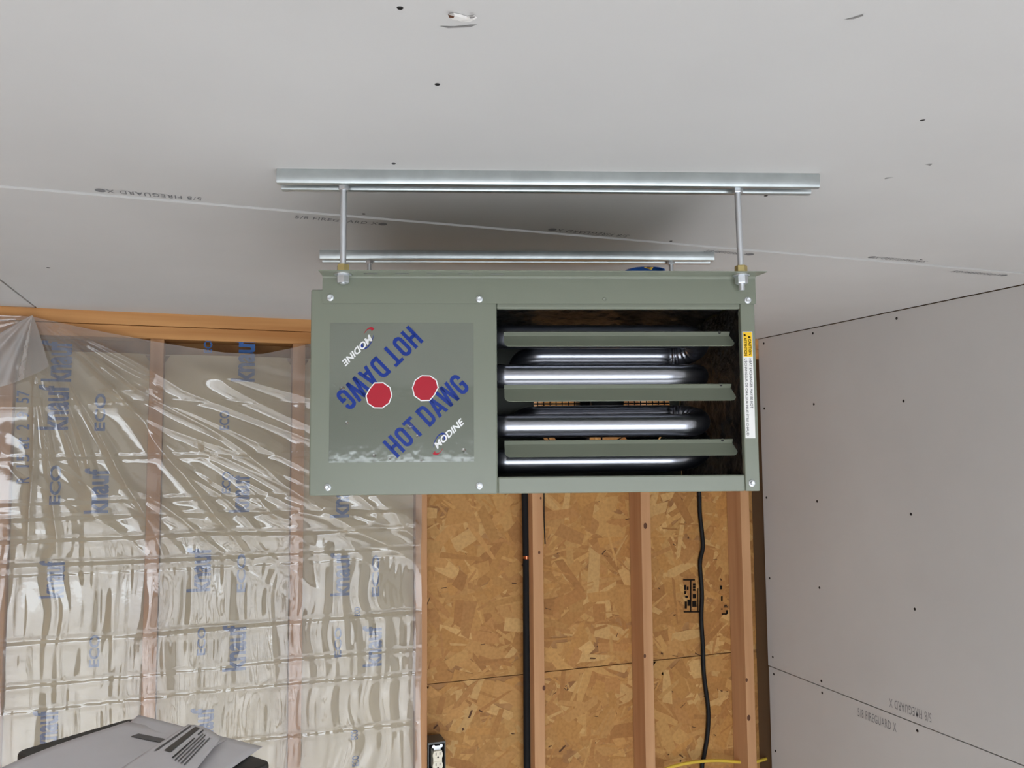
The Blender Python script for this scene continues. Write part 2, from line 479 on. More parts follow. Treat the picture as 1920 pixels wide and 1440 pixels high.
def strands(parent, x0, x1, z0, z1, n, seed):
    rs = random.Random(seed)
    V = []; F = []; C = []
    pal = [lin(*c) for c in [(190, 142, 84), (184, 136, 78), (178, 128, 72), (194, 148, 88), (170, 120, 68), (186, 136, 76), (180, 130, 76), (202, 160, 102)]]
    for k in range(n):
        dark = rs.random() < 0.09
        L_ = rs.uniform(0.05, 0.17); W_ = rs.uniform(0.014, 0.055) if rs.random() < .72 else rs.uniform(.005, .012)
        if dark: L_ = rs.uniform(0.006, 0.03); W_ = rs.uniform(0.002, 0.008)
        th = rs.choice([0, 0, 1.2, -1.0, 0.6, -0.5]) + rs.gauss(0, 0.45)
        cx, cz = rs.uniform(x0, x1), rs.uniform(z0, z1)
        c, s_ = math.cos(th), math.sin(th)
        j = lambda a: a * rs.uniform(0.8, 1.15)
        out = [(-j(L_) / 2, -j(W_) / 2), (-L_ * rs.uniform(-.2, .2), -j(W_) / 2), (j(L_) / 2, -j(W_) * rs.uniform(.2, .55)), (j(L_) / 2, j(W_) * rs.uniform(.2, .55)), (-L_ * rs.uniform(-.2, .2), j(W_) / 2), (-j(L_) / 2, j(W_) / 2)]
        y = YO - 0.0003 - k * 9.0e-7
        i0 = len(V); pts = []
        for a, b in out:
            X = cx + a * c - b * s_; Z = cz + a * s_ + b * c
            pts.append((min(max(X, x0), x1), y, min(max(Z, z0), z1)))
        V += pts; F.append(tuple(range(i0, i0 + 6)))
        if dark: col = lin(92, 60, 36)
        else:
            col = rs.choice(pal); g = rs.uniform(0.92, 1.07); col = [v * g for v in col]
        C.append((*col, 1))
    me = bpy.data.meshes.new('wood_strands'); me.from_pydata(V, [], F)
    at = me.attributes.new('tone', 'FLOAT_COLOR', 'FACE')
    at.data.foreach_set('color', [c for q in C for c in q])
    me.materials.append(MATS['osb_strand'])
    o = bpy.data.objects.new('wood_strands', me); COL.objects.link(o); o.parent = parent; o['kind'] = 'stuff'
    return o
strands(sh_u, 0.58, XR + 0.07, ZO + 0.0014, ZC - 0.08, 2600, 3)
strands(sh_l, 0.58, XR + 0.07, 0.25, ZO - 0.0014, 2300, 5)

# knots on the stud faces (flat grain marks, lying on the wood)
for (px, py, y, r) in [(1210, 986, YW, .009), (1209, 1230, YW, .006), (1020, 1290, YW, .007), (1011, 1036, YW, .005), (1404, 1346, YW, .009), (1400, 1275, YW, .006), (1014, 934, YW, .004)]:
    p = onY(px, py, y - 0.0006)
    MB().add([p + Vector((math.cos(k * .524) * r * .8, 0, math.sin(k * .524) * r * 1.2)) for k in range(12)], [tuple(range(12))]).build('knot', 'knot', wb, recalc=False)
# grade stamp on the upper sheathing: bars and worn marks
def stamp(rect):
    x0, y0, x1, y1 = rect
    P = [onY(x0, y0, YO - 0.0042), onY(x1, y0, YO - 0.0042), onY(x1, y1, YO - 0.0042), onY(x0, y1, YO - 0.0042)]
    return P
mb = MB()
for rct in [(1281, 1086, 1303, 1088.5), (1282, 1146, 1312, 1148.5), (1294, 1087, 1296.5, 1147), (1308, 1103, 1309.5, 1146), (1283, 1097, 1287, 1106), (1283, 1108, 1286.5, 1114), (1288, 1100, 1291, 1106),
            (1299, 1094, 1304, 1098), (1299, 1099, 1304, 1103), (1299, 1104, 1304, 1108), (1299, 1114, 1305, 1122), (1298, 1127, 1306, 1138), (1284, 1128, 1288, 1141), (1289, 1125, 1295, 1136), (1285, 1117, 1290, 1121)]:
    P = stamp(rct); mb.add(P, [(0, 1, 2, 3)])
mb.build('grade_stamp', 'ink_black', sh_u)
mb = MB()
for rct in [(1352, 1118, 1355, 1127), (1358, 1134, 1363, 1136), (1357, 1137, 1365, 1139), (1352, 1141, 1355, 1143), (1361, 1144, 1365, 1151), (1353, 1150, 1363, 1152.5), (1350, 1098, 1354, 1105)]:
    P = stamp(rct); mb.add(P, [(0, 1, 2, 3)])
mb.build('grade_stamp', 'ink_black', sh_u)

# ================================================================== insulation batts
def batt(x0, x1, label, prints, top=CZ + 0.285):
    yf = YW + 0.006
    root = empty('insulation_batt', ((x0 + x1) / 2, yf, 0.04))
    tag(root, label, 'insulation', 'insulation batts behind the plastic')
    # facing: soft pillow front
    nx, nz = 14, 60
    V = []; F = []
    zt, zb = top, 0.04
    for j in range(nz + 1):
        for i in range(nx + 1):
            u_, v_ = i / nx, j / nz
            e = min(u_, 1 - u_) * 2
            ee = min(v_, 1 - v_) * nz / 2.5
            d = 0.018 * (1 - min(1, e * 3.2)) ** 2 + 0.02 * max(0, 1 - ee) ** 2
            V.append((x0 + 0.002 + (x1 - x0 - 0.004) * u_, yf + d, zb + (zt - zb) * v_))
    for j in range(nz):
        for i in range(nx):
            a = j * (nx + 1) + i; F.append((a, a + 1, a + nx + 2, a + nx + 1))
    inv = Matrix.Translation(root.location).inverted()
    loc = lambda P: [tuple(inv @ Vector(p)) for p in P]
    MB().add(loc(V), F).build('paper_facing', 'batt_facing', root, smooth='all')
    MB().box(x0 - root.location.x + 0.003, x1 - root.location.x - 0.003, 0.03, SD - 0.008, 0, zt - 0.04 - 0.004).build('fibre_core', 'batt_fibre', root)
    for (s, px, py0, py1, h) in prints:
        a = onY(px, py0, yf - 0.0015); b = onY(px, py1, yf - 0.0015)
        w = b.z - a.z
        hh = h * 2.75 / FPX
        o = text('printed_lettering', s, inv @ a, (0, 0, 1), (-1, 0, 0), w, hh, 'insulation_ink', root, bold=0.03 if s in (K, E_) else 0.012)
    return root
K, E_ = 'knauf', 'ECO'
batt(-0.578 + STUD, -0.1945, 'paper-faced insulation batt under the far left of the plastic, with R 15 lettering',
     [(K, 128, 806, 722, 44), (K, 134, 716, 640, 44), (E_, 197, 808, 738, 16), ('R', 55, 906, 894, 18), ('15', 55, 876, 852, 18), ('at', 55, 842, 820, 18), ('2', 55, 806, 796, 18), ('9', 55, 784, 772, 18), ('57', 55, 756, 732, 18), (K, 203, 962, 878, 36), (E_, 113, 946, 872, 16), (K, 108, 1400, 1330, 36), (K, 120, 1120, 1050, 36), (E_, 186, 1250, 1190, 15)])
batt(-0.1945 + STUD, 0.2105, 'paper-faced insulation batt directly left of the heater, one blue word peeking above the plastic',
     [(K, 478, 716, 632, 40), (E_, 398, 662, 628, 14), (E_, 430, 806, 770, 16), (E_, 432, 925, 884, 14), (K, 395, 1108, 1026, 38), (E_, 460, 1110, 1038, 14), (K, 461, 1256, 1170, 38), (E_, 385, 1228, 1176, 13), (K, 468, 960, 890, 34), (K, 400, 1400, 1325, 36)])
batt(0.2105 + STUD, 0.5975, 'paper-faced insulation batt below the heater control box, beside the bare sheathing',
     [(K, 656, 1116, 1036, 34), (E_, 711, 1118, 1040, 13), (K, 716, 1248, 1172, 34), (E_, 640, 1232, 1176, 12), (E_, 675, 1155, 1138, 10), (E_, 671, 1386, 1368, 12), (E_, 673, 1436, 1416, 12), (K, 655, 970, 885, 34)])
batt(-0.98 + STUD, -0.578, 'paper-faced insulation batt just past the left edge of the view, edge only', [])

# ================================================================== plastic sheeting
def vnoise(x, y, seed):
    r = np.random.default_rng(seed); G = r.random((256, 256))
    xi = np.floor(x).astype(int); yi = np.floor(y).astype(int); fx = x - xi; fy = y - yi
    fx = fx * fx * (3 - 2 * fx); fy = fy * fy * (3 - 2 * fy)
    g = lambda a, b: G[(a % 256), (b % 256)]
    return (g(xi, yi) * (1 - fx) + g(xi + 1, yi) * fx) * (1 - fy) + (g(xi, yi + 1) * (1 - fx) + g(xi + 1, yi + 1) * fx) * fy

def sheeting():
    xs = np.concatenate([np.linspace(-1.7, -0.62, 120, endpoint=False), np.linspace(-0.62, 0.614, 360)])
    nz = 430
    top_x = [-1.7, -0.9, -0.494, -0.35, -0.1825, -0.08, 0.01, 0.12, 0.268, 0.45, 0.62]
    top_z = [0.372, 0.37, 0.375, 0.345, 0.315, 0.300, 0.288, 0.290, 0.330, 0.345, 0.36]
    zt = np.interp(xs, top_x, top_z) + 0.006 * (vnoise(xs * 9, xs * 0, 4) - .5)
    tt = np.linspace(0, 1, nz)
    X, T = np.meshgrid(xs, tt)
    Z = zt[None, :] + (-1.95 - zt[None, :]) * T ** 1.15
    # hang: edge wander on the right
    edge = 0.010 * (vnoise(Z * 6, Z * 0 + 2.2, 9) - .5) * np.clip((X - 0.5) / 0.12, 0, 1)
    D = np.zeros_like(X)
    low = 1 / (1 + np.exp((Z + 0.30 + 0.10 * (X - 0.1)) / 0.035))      # lower zone: vertical wrinkles
    wig = 0.035 * (vnoise(X * 7, Z * 9, 21) - .5)
    v1 = vnoise((X + wig) * 33, Z * 6.5 + 7, 31); v2 = vnoise((X + wig) * 90, Z * 9, 32)
    D += low * (0.0075 * (v1 - .5) + 0.0024 * (v2 - .5))
    # upper zone: folds fanning from the fastener at the top left
    fx, fz = -0.494, 0.375
    ang = np.arctan2(fz - Z + 1e-6, X - fx); rad = np.hypot(X - fx, Z - fz)
    ridge = 1 - np.abs(2 * vnoise(ang * 8.5 + 0.4 * vnoise(X * 5, Z * 5, 41), rad * 1.3, 42) - 1)
    D += (1 - low) * (0.016 * ridge ** 5 * np.clip(rad / 0.25, 0, 1))
    d1 = (X * 0.78 + Z * -0.62); p1 = (X * 0.62 + Z * 0.78)
    rid2 = 1 - np.abs(2 * vnoise(p1 * 17 + 0.5 * vnoise(X * 6, Z * 6, 51), d1 * 3.0, 52) - 1)
    band = np.exp(-((Z + 0.19 + 0.1 * X) / 0.13) ** 2)
    D += 0.010 * rid2 ** 4 * band * np.clip((X + 0.75) / 0.4, 0, 1)
    D += 0.004 * (vnoise(X * 6, Z * 6, 61) - .5)
    # long pulled folds
    def PX(px, py):
        q = onY(px, py, YW); return q.x, q.z - CZ
    folds = [([(108, 610), (281, 694), (344, 735), (581, 826)], .010), ([(161, 654), (216, 697), (281, 730)], .010), ([(162, 657), (190, 692), (214, 726)], .008),
             ([(216, 733), (281, 735), (319, 760), (359, 776), (481, 830)], .012), ([(219, 757), (312, 804), (406, 838)], .011), ([(0, 766), (100, 764), (209, 760)], .010),
             ([(384, 843), (481, 888), (575, 935)], .010), ([(416, 841), (578, 910)], .008), ([(487, 838), (578, 882)], .008), ([(0, 640), (60, 700), (120, 745), (205, 757)], .006),
             ([(290, 940), (330, 965), (420, 985)], .006), ([(400, 905), (470, 945), (540, 975)], .007), ([(455, 900), (560, 960), (620, 975)], .007), ([(560, 955), (660, 1000), (720, 1015)], .007), ([(610, 950), (740, 990), (780, 1005)], .006)]
    for pts, A in folds:
        W = [PX(*p) for p in pts]; best = np.full_like(X, 9.0); sgn = np.zeros_like(X)
        for (xa, za), (xb, zb) in zip(W[:-1], W[1:]):
            dx, dz = xb - xa, zb - za; L2 = dx * dx + dz * dz
            t_ = np.clip(((X - xa) * dx + (Z - za) * dz) / L2, 0, 1)
            ds = np.hypot(X - xa - t_ * dx, Z - za - t_ * dz)
            cr_ = dx * (Z - za) - dz * (X - xa)
            m_ = ds < best; best = np.where(m_, ds, best); sgn = np.where(m_, np.sign(cr_), sgn)
        D += A * np.where(sgn > 0, np.exp(-best / 0.022), np.exp(-best / 0.008))
    # packing creases run level across the sheet
    for k, (zc, amp, w) in enumerate([(-0.013, .004, .003), (-0.139, .005, .004), (-0.186, .006, .005), (-0.243, .007, .005), (-0.307, .007, .005), (-0.335, .003, .003), (-0.512, .008, .006), (-0.628, .006, .004), (-0.697, .006, .003), (-0.846, .006, .004), (-1.0, .006, .004), (0.146, .003, .003)]):
        zz = zc + 0.006 * (vnoise(X * 4, X * 0 + k, 70 + k) - .5) + 0.004 * np.sin(X * 3 + k)
        am = amp * 0.8 * (0.25 + 1.2 * vnoise(X * 3.5 + 3 * k, X * 0 + 0.5, 90 + k)); w = w * 0.8
        D -= am * np.exp(-((Z - zz) / w) ** 2)
        D += 0.4 * am * np.exp(-((Z - zz + 3 * w) / (2.5 * w)) ** 2)
    # taut over the studs
    for sx in (-0.176, 0.229):
        D += 0.003 * np.exp(-((X - sx) / 0.02) ** 2)
    att = np.clip((0.622 - X) / 0.03, 0, 1)
    D = D * att
    Y = YW - 0.011 - D
    n0, n1 = X.shape
    V = np.stack([X + edge, Y, Z + CZ], -1).reshape(-1, 3)
    ii, jj = np.meshgrid(np.arange(n0 - 1), np.arange(n1 - 1), indexing='ij')
    a = (ii * n1 + jj).ravel()
    F = np.stack([a, a + n1, a + n1 + 1, a + 1], -1)
    me = bpy.data.meshes.new('plastic_sheeting')
    me.vertices.add(len(V)); me.vertices.foreach_set('co', V.astype(np.float32).ravel())
    me.loops.add(F.size); me.loops.foreach_set('vertex_index', F.astype(np.int32).ravel())
    me.polygons.add(len(F)); me.polygons.foreach_set('loop_start', (np.arange(len(F)) * 4).astype(np.int32))
    me.polygons.foreach_set('use_smooth', np.ones(len(F), bool))
    me.update(calc_edges=True); me.validate()
    me.materials.append(MATS['poly_film'])
    o = bpy.data.objects.new('plastic_sheeting', me); COL.objects.link(o)
    return o
tag(sheeting(), 'clear wrinkled plastic sheeting stretched over the insulated studs left of the heater', 'plastic sheet')

def flap():
    # loose corner of a second sheet hanging from the same fastener
    n = 40
    ap = (-0.492, 0.376); E0, E1, E2 = (-0.78, 0.13), (-0.52, 0.17), (-0.447, 0.235)
    V = []; F = []
    for j in range(n + 1):
        t = j / n
        for i in range(n + 1):
            s = i / n
            ex_ = [(1 - s) ** 2 * E0[k] + 2 * s * (1 - s) * E1[k] + s * s * E2[k] for k in (0, 1)]
            x = ap[0] + (ex_[0] - ap[0]) * t; z = ap[1] + (ex_[1] - ap[1]) * t ** 1.15
            d = 0.010 + (0.010 * math.sin(s * 8 + 1) + 0.005 * math.sin(s * 19)) * t + 0.01 * (s * 3 - 2.4) * (t > 2) 
            V.append((x, YW - 0.03 - d, CZ + z))
    for j in range(n):
        for i in range(n):
            a = j * (n + 1) + i; F.append((a, a + 1, a + n + 2, a + n + 1))
    return MB().add(V, F).build('plastic_sheeting', 'poly_film_folded', smooth='all')
tag(flap(), 'milky loose corner of plastic hanging from the top plate at far left', 'plastic sheet')

# ================================================================== unit heater
HA = -math.radians(16.6)
hx = Vector((math.cos(HA), math.sin(HA), 0)); hy = Vector((-math.sin(HA), math.cos(HA), 0))
def H2W(lx, ly, z=0.0): return hx * lx + hy * ly + Vector((0, 0, z))
H0 = H2W(0.098, 1.218, CZ - 0.067)
heater = empty('unit_heater', H0, HA)
tag(heater, 'grey-green metal unit heater hung from the ceiling, louvred front showing steel tubes', 'heater')
DEP = 0.452
P = 'heater_paint'
XZ = lambda a, b, t: (a, t, b)
YZ = lambda a, b, t: (t, a, b)
# casing
door = MB().box(-0.3315, -0.0585, -0.0012, 0.014, 0.0, 0.3015).build('control_door', P, heater, bevel=0.0022)
MB().box(-0.0585, 0.3092, 0.0, 0.012, 0.0, 0.0245).build('bottom_rail', P, heater, bevel=0.0022)
stile = MB().box(0.3092, 0.331, -0.0006, 0.012, 0.0, 0.2835).build('side_rail', P, heater, bevel=0.0015)
MB().box(-0.0585, 0.3092, 0.0004, 0.012, 0.2732, 0.290).build('top_rail', P, heater, bevel=0.002)
MB().box(-0.3315, -0.330, 0.0145, DEP, 0.0, 0.3005).build('side_panel', P, heater)
MB().box(0.3295, 0.331, 0.0125, DEP, 0.0, 0.3005).build('side_panel', P, heater)
MB().box(-0.3295, 0.329, 0.0145, DEP, 0.299, 0.3005).build('top_panel', P, heater)
MB().box(-0.3295, 0.329, 0.0145, DEP, 0.0, 0.0015).build('bottom_panel', P, heater)
back = MB().plate_hole(-0.0605, 0.329, 0.002, 0.2985, 0.169, 0.1553, 0.139, XZ, DEP - 0.0015, DEP).build('back_panel', P, heater)
MB().box(-0.3295, -0.0625, DEP - 0.0015, DEP, 0.002, 0.2985).build('back_panel', P, heater)
MB().box(-0.0622, -0.0607, 0.0145, DEP - 0.002, 0.002, 0.2985).build('divider', 'foil', heater)
# foil-faced insulation inside
def foil_sheet(name, fn, na, nb, amp, seed):
    V = []; F = []
    A, B = np.meshgrid(np.linspace(0, 1, na + 1), np.linspace(0, 1, nb + 1))
    h = amp * (vnoise(A * 22, B * 22, seed) - .5) + amp * .6 * (vnoise(A * 55, B * 60, seed + 1) - .5)
    for j in range(nb + 1):
        for i in range(na + 1): V.append(fn(A[j, i], B[j, i], h[j, i]))
    for j in range(nb):
        for i in range(na):
            a = j * (na + 1) + i; F.append((a, a + 1, a + na + 2, a + na + 1))
    return MB().add(V, F).build(name, 'foil', heater, smooth='all')
foil_sheet('foil_liner', lambda a, b, h: (-0.060 + 0.388 * a, 0.016 + 0.42 * b, 0.2945 + h), 70, 70, 0.005, 101)
foil_sheet('foil_liner', lambda a, b, h: (0.3255 + h, 0.016 + 0.42 * a, 0.003 + 0.288 * b), 70, 60, 0.004, 111)
foil_sheet('foil_liner', lambda a, b, h: (-0.060 + 0.388 * a, 0.016 + 0.42 * b, 0.0055 + h), 40, 40, 0.003, 121)
# hanging strap with forward flange, front and rear
def strap(sgn, name):
    mb = MB()
    y = -0.0026 if sgn < 0 else DEP + 0.0014
    R_ = 0.003
    prof = [(y, 0.2805), (y, 0.3215 - R_), (y + sgn * R_ * .3, 0.3215 - R_ * .3), (y + sgn * R_, 0.3222), (y + sgn * 0.034, 0.3222)]
    mb.sheet(prof, 0.0016, lambda a, b, t: (t, a, b), -0.3145, 0.3325)
    return mb.build(name, P, heater)
fs = strap(-1, 'hanging_strap'); rs_ = strap(1, 'hanging_strap')
MB().add([(0.3325, -0.0056, 0.3214), (0.3325, -0.0366, 0.3214), (0.3385, -0.0366, 0.3214), (0.3325, -0.0056, 0.323), (0.3325, -0.0366, 0.323), (0.3385, -0.0366, 0.323)],
         [(0, 1, 2), (5, 4, 3), (0, 2, 5, 3), (1, 4, 5, 2), (0, 3, 4, 1)]).build('flange_tip', P, fs)
for k in range(5):  # light showing through the flange slots, painted as thin grey strips
    x = -0.262 + 0.046 * k + 0.02
    MB().prism([(x - .009, -.0225), (x + .009, -.0225), (x + .0105, -.021), (x + .009, -.0195), (x - .009, -.0195), (x - .0105, -.021)], lambda a, b, t: (a, b, t), 0.3208, 0.3212).build('slot_light_strip', 'print_and_slot_light', fs)
MB().lathe([(0.0034, 0), (0.0026, 0.0008), (0.0012, 0.0004)], (0.1026, -0.0034, 0.2866), (0, -1, 0), 14).build('rivet', P, fs, smooth=True)
# screws
def hex_screw(x, y, z, parent):
    o = MB().lathe([(0.0052, 0), (0.0052, 0.0007), (0.0046, 0.0013), (0.0036, 0.0015)], (0, 0, 0), (0, -1, 0), 18).build('sheet_metal_screw', 'zinc', parent, smooth=True, loc=(x, y, z))
    MB().lathe([(0.0034, 0.0013), (0.0034, 0.0042), (0.0029, 0.0048), (0.0014, 0.0046)], (0, 0, 0), (0, -1, 0), 6).build('hex_head', 'zinc', o)
    return o
for x, z, y in [(-0.303, 0.289, -0.0034), (-0.084, 0.287, -0.0034), (0.320, 0.2858, -0.0034), (-0.3046, 0.012, -0.0012), (-0.0853, 0.012, -0.0012), (0.319, 0.0118, -0.0006)]:
    hex_screw(x, y, z, heater)
# louvres
def louvre(z1, z0, x0, x1):
    mb = MB(); th = 0.0012
    # blade (leans back), rounded lower corners, with a folded top lip
    def pt(u, v, d):      # u along x, v 0..1 blade height
        return (u, 0.017 + 0.019 * v + d, z0 + (z1 - z0 - 0.0055) * v - d * 0.6)
    r = 0.008; hgt = z1 - z0
    out = []
    for k in range(7):
        a = math.pi + k / 6 * math.pi / 2
        out.append((x0 + r + r * math.cos(a), (r + r * math.sin(a)) / hgt))
    for k in range(7):
        a = 1.5 * math.pi + k / 6 * math.pi / 2
        out.append((x1 + 0.0015 - r + r * math.cos(a), (r + r * math.sin(a)) / hgt))
    out += [(x1 - 0.0005, 0.75), (x1 - 0.002, 1.0), (x0, 1.0)]
    mb.prism(out, pt, 0.0, th)
    o = mb.build('louvre', P, heater)
    MB().sheet([(0.0364, z1 - 0.0058), (0.0358, z1 - 0.0047), (0.0335, z1 - 0.0018), (0.0318, z1)], 0.0013, YZ, x0, x1 - 0.002).build('folded_lip', P, o, smooth=True)
    MB().lathe([(0.0024, 0), (0.0024, 0.0006)], (x1 - 0.018, 0.0326, z1 - 0.001), (0, -1, 0.2), 12).build('pivot_hole', 'fan_black', o)
    return o
for z1, z0 in [(0.243, 0.2195), (0.162, 0.1365), (0.0775, 0.0535)]:
    louvre(z1, z0, -0.0468, 0.3045)
# heat exchanger: two folded tubes
RT = 0.0185
def exchanger(pts, xr1, xl, xr2):
    path = []; inner = []; rid = []
    def run(x0, x1, yz, n=14):
        for k in range(n): path.append(Vector((x0 + (x1 - x0) * k / n, yz[0], yz[1]))); inner.append(None); rid.append(0)
    def bend(xc, a, b, sg, n=44):
        A, B = Vector(a), Vector(b); c = (A + B) / 2; R = (A - B).length / 2
        for k in range(n + 1):
            th = math.pi * k / n
            q = c + (A - c) * math.cos(th)
            p = Vector((xc + sg * R * math.sin(th), q.x, q.y)); path.append(p)
            inner.append((Vector((xc, c.x, c.y)) - p).normalized()); rid.append(0.5 + 0.5 * math.cos(2 * math.pi * 9 * k / n))
    f1, m1, m2, f2 = pts
    run(-0.0605, xr1, f1); bend(xr1, f1, m1, 1)
    run(xr1 - 0.005, xl, m1); bend(xl, m1, m2, -1)
    run(xl + 0.005, xr2, m2); bend(xr2, m2, f2, 1)
    run(xr2 - 0.005, -0.0605, f2); path.append(Vector((-0.0605, *f2))); inner.append(None); rid.append(0)
    def rf(i, d):
        if inner[i] is None: return 1.0
        return 1.0 - 0.20 * rid[i] * max(0.0, (d.dot(inner[i]) + 0.45) / 1.45) ** 0.8
    return MB().tube(path, RT, 22, True, rf).build('heat_exchanger_tube', 'tube_steel', heater, smooth='all')
exchanger([(0.066, 0.2395), (0.136, 0.2170), (0.203, 0.188), (0.066, 0.1780)], 0.232, 0.022, 0.207)
exchanger([(0.066, 0.1005), (0.136, 0.1170), (0.203, 0.103), (0.066, 0.0458)], 0.232, 0.022, 0.205)
# fan and guard at the rear
fan = MB().lathe([(0.028, 0.0), (0.032, -0.006), (0.032, -0.03), (0.02, -0.034)], (0.169, 0.41, 0.1553), (0, 1, 0), 24).build('fan', 'fan_black', heater, smooth=True)
for k in range(4):
    a0 = k * math.pi / 2 + math.pi / 4 - 0.15
    V = []; F = []
    for i in range(7):
        r = 0.026 + (0.126 - 0.026) * i / 6
        for j in range(5):
            s = j / 4 - .5
            th = a0 + s * (0.6 + 0.2 * i / 6) + 0.05 * i
            V.append((0.169 + r * math.cos(th), 0.398 + s * 0.038, 0.1553 + r * math.sin(th)))
    for i in range(6):
        for j in range(4):
            a = i * 5 + j; F.append((a, a + 1, a + 6, a + 5))
    b = MB().add(V, F).build('fan_blade', 'fan_black', fan, smooth='all')
    sm = b.modifiers.new('thick', 'SOLIDIFY'); sm.thickness = 0.0015
MB().lathe([(0.01, 0), (0.042, 0.002), (0.044, 0.01), (0.044, 0.07), (0.036, 0.085), (0.01, 0.088)], (0.169, DEP + 0.012, 0.1553), (0, 1, 0), 28).build('fan_motor', 'fan_black', heater, smooth=True)
MB().tube([(0.169, 0.405, 0.1553), (0.169, DEP + 0.015, 0.1553)], 0.005, 8).build('fan_shaft', 'zinc', fan, smooth=True)
guard = MB()
for k in range(11):
    r = 0.018 + 0.0125 * k
    guard.tube([(0.169 + r * math.cos(t * math.pi / 24), DEP + 0.006, 0.1553 + r * math.sin(t * math.pi / 24)) for t in range(49)], 0.0012, 6, False)
for k in range(4):
    c, s_ = math.cos(k * math.pi / 4 + math.pi / 2), math.sin(k * math.pi / 4 + math.pi / 2)
    guard.tube([(0.169 - 0.146 * c, DEP + 0.0085, 0.1553 - 0.146 * s_), (0.169 + 0.146 * c, DEP + 0.0085, 0.1553 + 0.146 * s_)], 0.0016, 6)
guard.build('fan_guard', 'guard_wire', heater, smooth='all')

# --- clear decal on the control door
YD = -0.0012
film = MB().box(-0.3034, -0.093, YD - 0.0004, YD - 0.0001, 0.0475, 0.252).build('clear_decal', 'decal_film', heater)
YT = YD - 0.0007
def DP(x, z): return Vector((x, YT, z))
def stroke_text(name, glyphs, b0, b1, t0, parent):
    b0, b1, t0 = [Vector((q[0], 0, q[1])) for q in (b0, b1, t0)]
    rt = b1 - b0; up = t0 - b0
    up = up - rt.normalized() * up.dot(rt.normalized())
    total = sum(w for w, _ in glyphs)
    mb = MB(); x = 0.0
    for w, strokes in glyphs:
        for poly in strokes:
            mb.add([Vector((0, YT, 0)) + b0 + rt * ((x + a) / total) + up * b for a, b in poly], [tuple(range(len(poly)))])
        x += w
    return mb.build(name, 'decal_blue', parent, recalc=False)
def bar(x0, y0, x1, y1): return [(x0, y0), (x1, y0), (x1, y1), (x0, y1)]
def para(a, b, w): return [(a[0] - w / 2, a[1]), (a[0] + w / 2, a[1]), (b[0] + w / 2, b[1]), (b[0] - w / 2, b[1])]
def arcband(pts, w):
    out = []
    n = len(pts)
    o = offset(pts, w / 2); i_ = offset(pts, -w / 2)
    return [[o[k], o[k + 1], i_[k + 1], i_[k]] for k in range(n - 1)]
def rr(x0, y0, x1, y1, r, a_from, a_to):     # rounded path pieces are made from corner arcs
    return None
sw = 0.17
def path_O(x0, x1):
    r = (x1 - x0) / 2; c = (x0 + x1) / 2
    pts = [(c + r * math.cos(a), 0.5 + (0.5 - sw / 2 - r * 1.0) * (1 if math.sin(a) >= 0 else -1) + r * math.sin(a)) for a in [k * math.pi / 10 for k in range(21)]]
    pts[-1] = pts[0]
    return pts + [pts[1]]
H_ = (0.64, [bar(.02, 0, .02 + sw, 1), bar(.38, 0, .38 + sw, 1), bar(.1, .42, .45, .58)])
O_ = (0.64, arcband(path_O(.02 + sw / 2, .55 - sw / 2), sw))
T_ = (0.58, [bar(.0, .85, .54, 1), bar(.185, 0, .185 + sw, .9)])
SP = (0.24, [])
D_ = (0.64, [bar(.02, 0, .02 + sw, 1)] + arcband([(.1, .92), (.3, .92), (.40, .885), (.455, .8), (.465, .7), (.465, .3), (.455, .2), (.40, .115), (.3, .08), (.1, .08)], sw * .95))
A_ = (0.62, [para((.09, 0), (.30, 1), sw), para((.51, 0), (.30, 1), sw), bar(.18, .2, .44, .35)])
W_ = (0.88, [para((.22, 0), (.10, 1), sw), para((.22, 0), (.43, 1), sw), para((.64, 0), (.43, 1), sw), para((.64, 0), (.76, 1), sw)])
G_ = (0.60, arcband([(.46, .68), (.465, .76), (.44, .85), (.38, .905), (.29, .92), (.2, .905), (.135, .85), (.105, .75), (.105, .25), (.135, .15), (.2, .095), (.29, .08), (.38, .095), (.44, .15), (.465, .24), (.465, .46)], sw) + [bar(.29, .40, .55, .53)])
WORD = [H_, O_, T_, SP, D_, A_, W_, G_]
stroke_text('decal_lettering', WORD, (-0.205, 0.0528), (-0.0965, 0.1555), (-0.2277, 0.0751), film)
stroke_text('decal_lettering', WORD, (-0.1884, 0.2485), (-0.297, 0.1445), (-0.1664, 0.2244), film)
def patch(cx, cz, ang):
    # plain red badge with white border
    base = [(-1.0, .1), (-.75, .62), (-.2, .85), (.35, .95), (.85, .55), (1.0, -.05), (.72, -.6), (.2, -.9), (-.4, -.85), (-.85, -.45)]
    def ring(s, y): return [(cx + s * (a * math.cos(ang) - b * math.sin(ang)), y, cz + s * (a * math.sin(ang) + b * math.cos(ang))) for a, b in base]
    MB().add(ring(0.0205, YT - 0.00012), [tuple(range(10))]).build('badge_border', 'decal_white', film)
    MB().add(ring(0.0188, YT - 0.00024), [tuple(range(10))]).build('badge', 'decal_red', film)
patch(-0.2311, 0.1444, 0.7)
patch(-0.1643, 0.1558, 3.84)
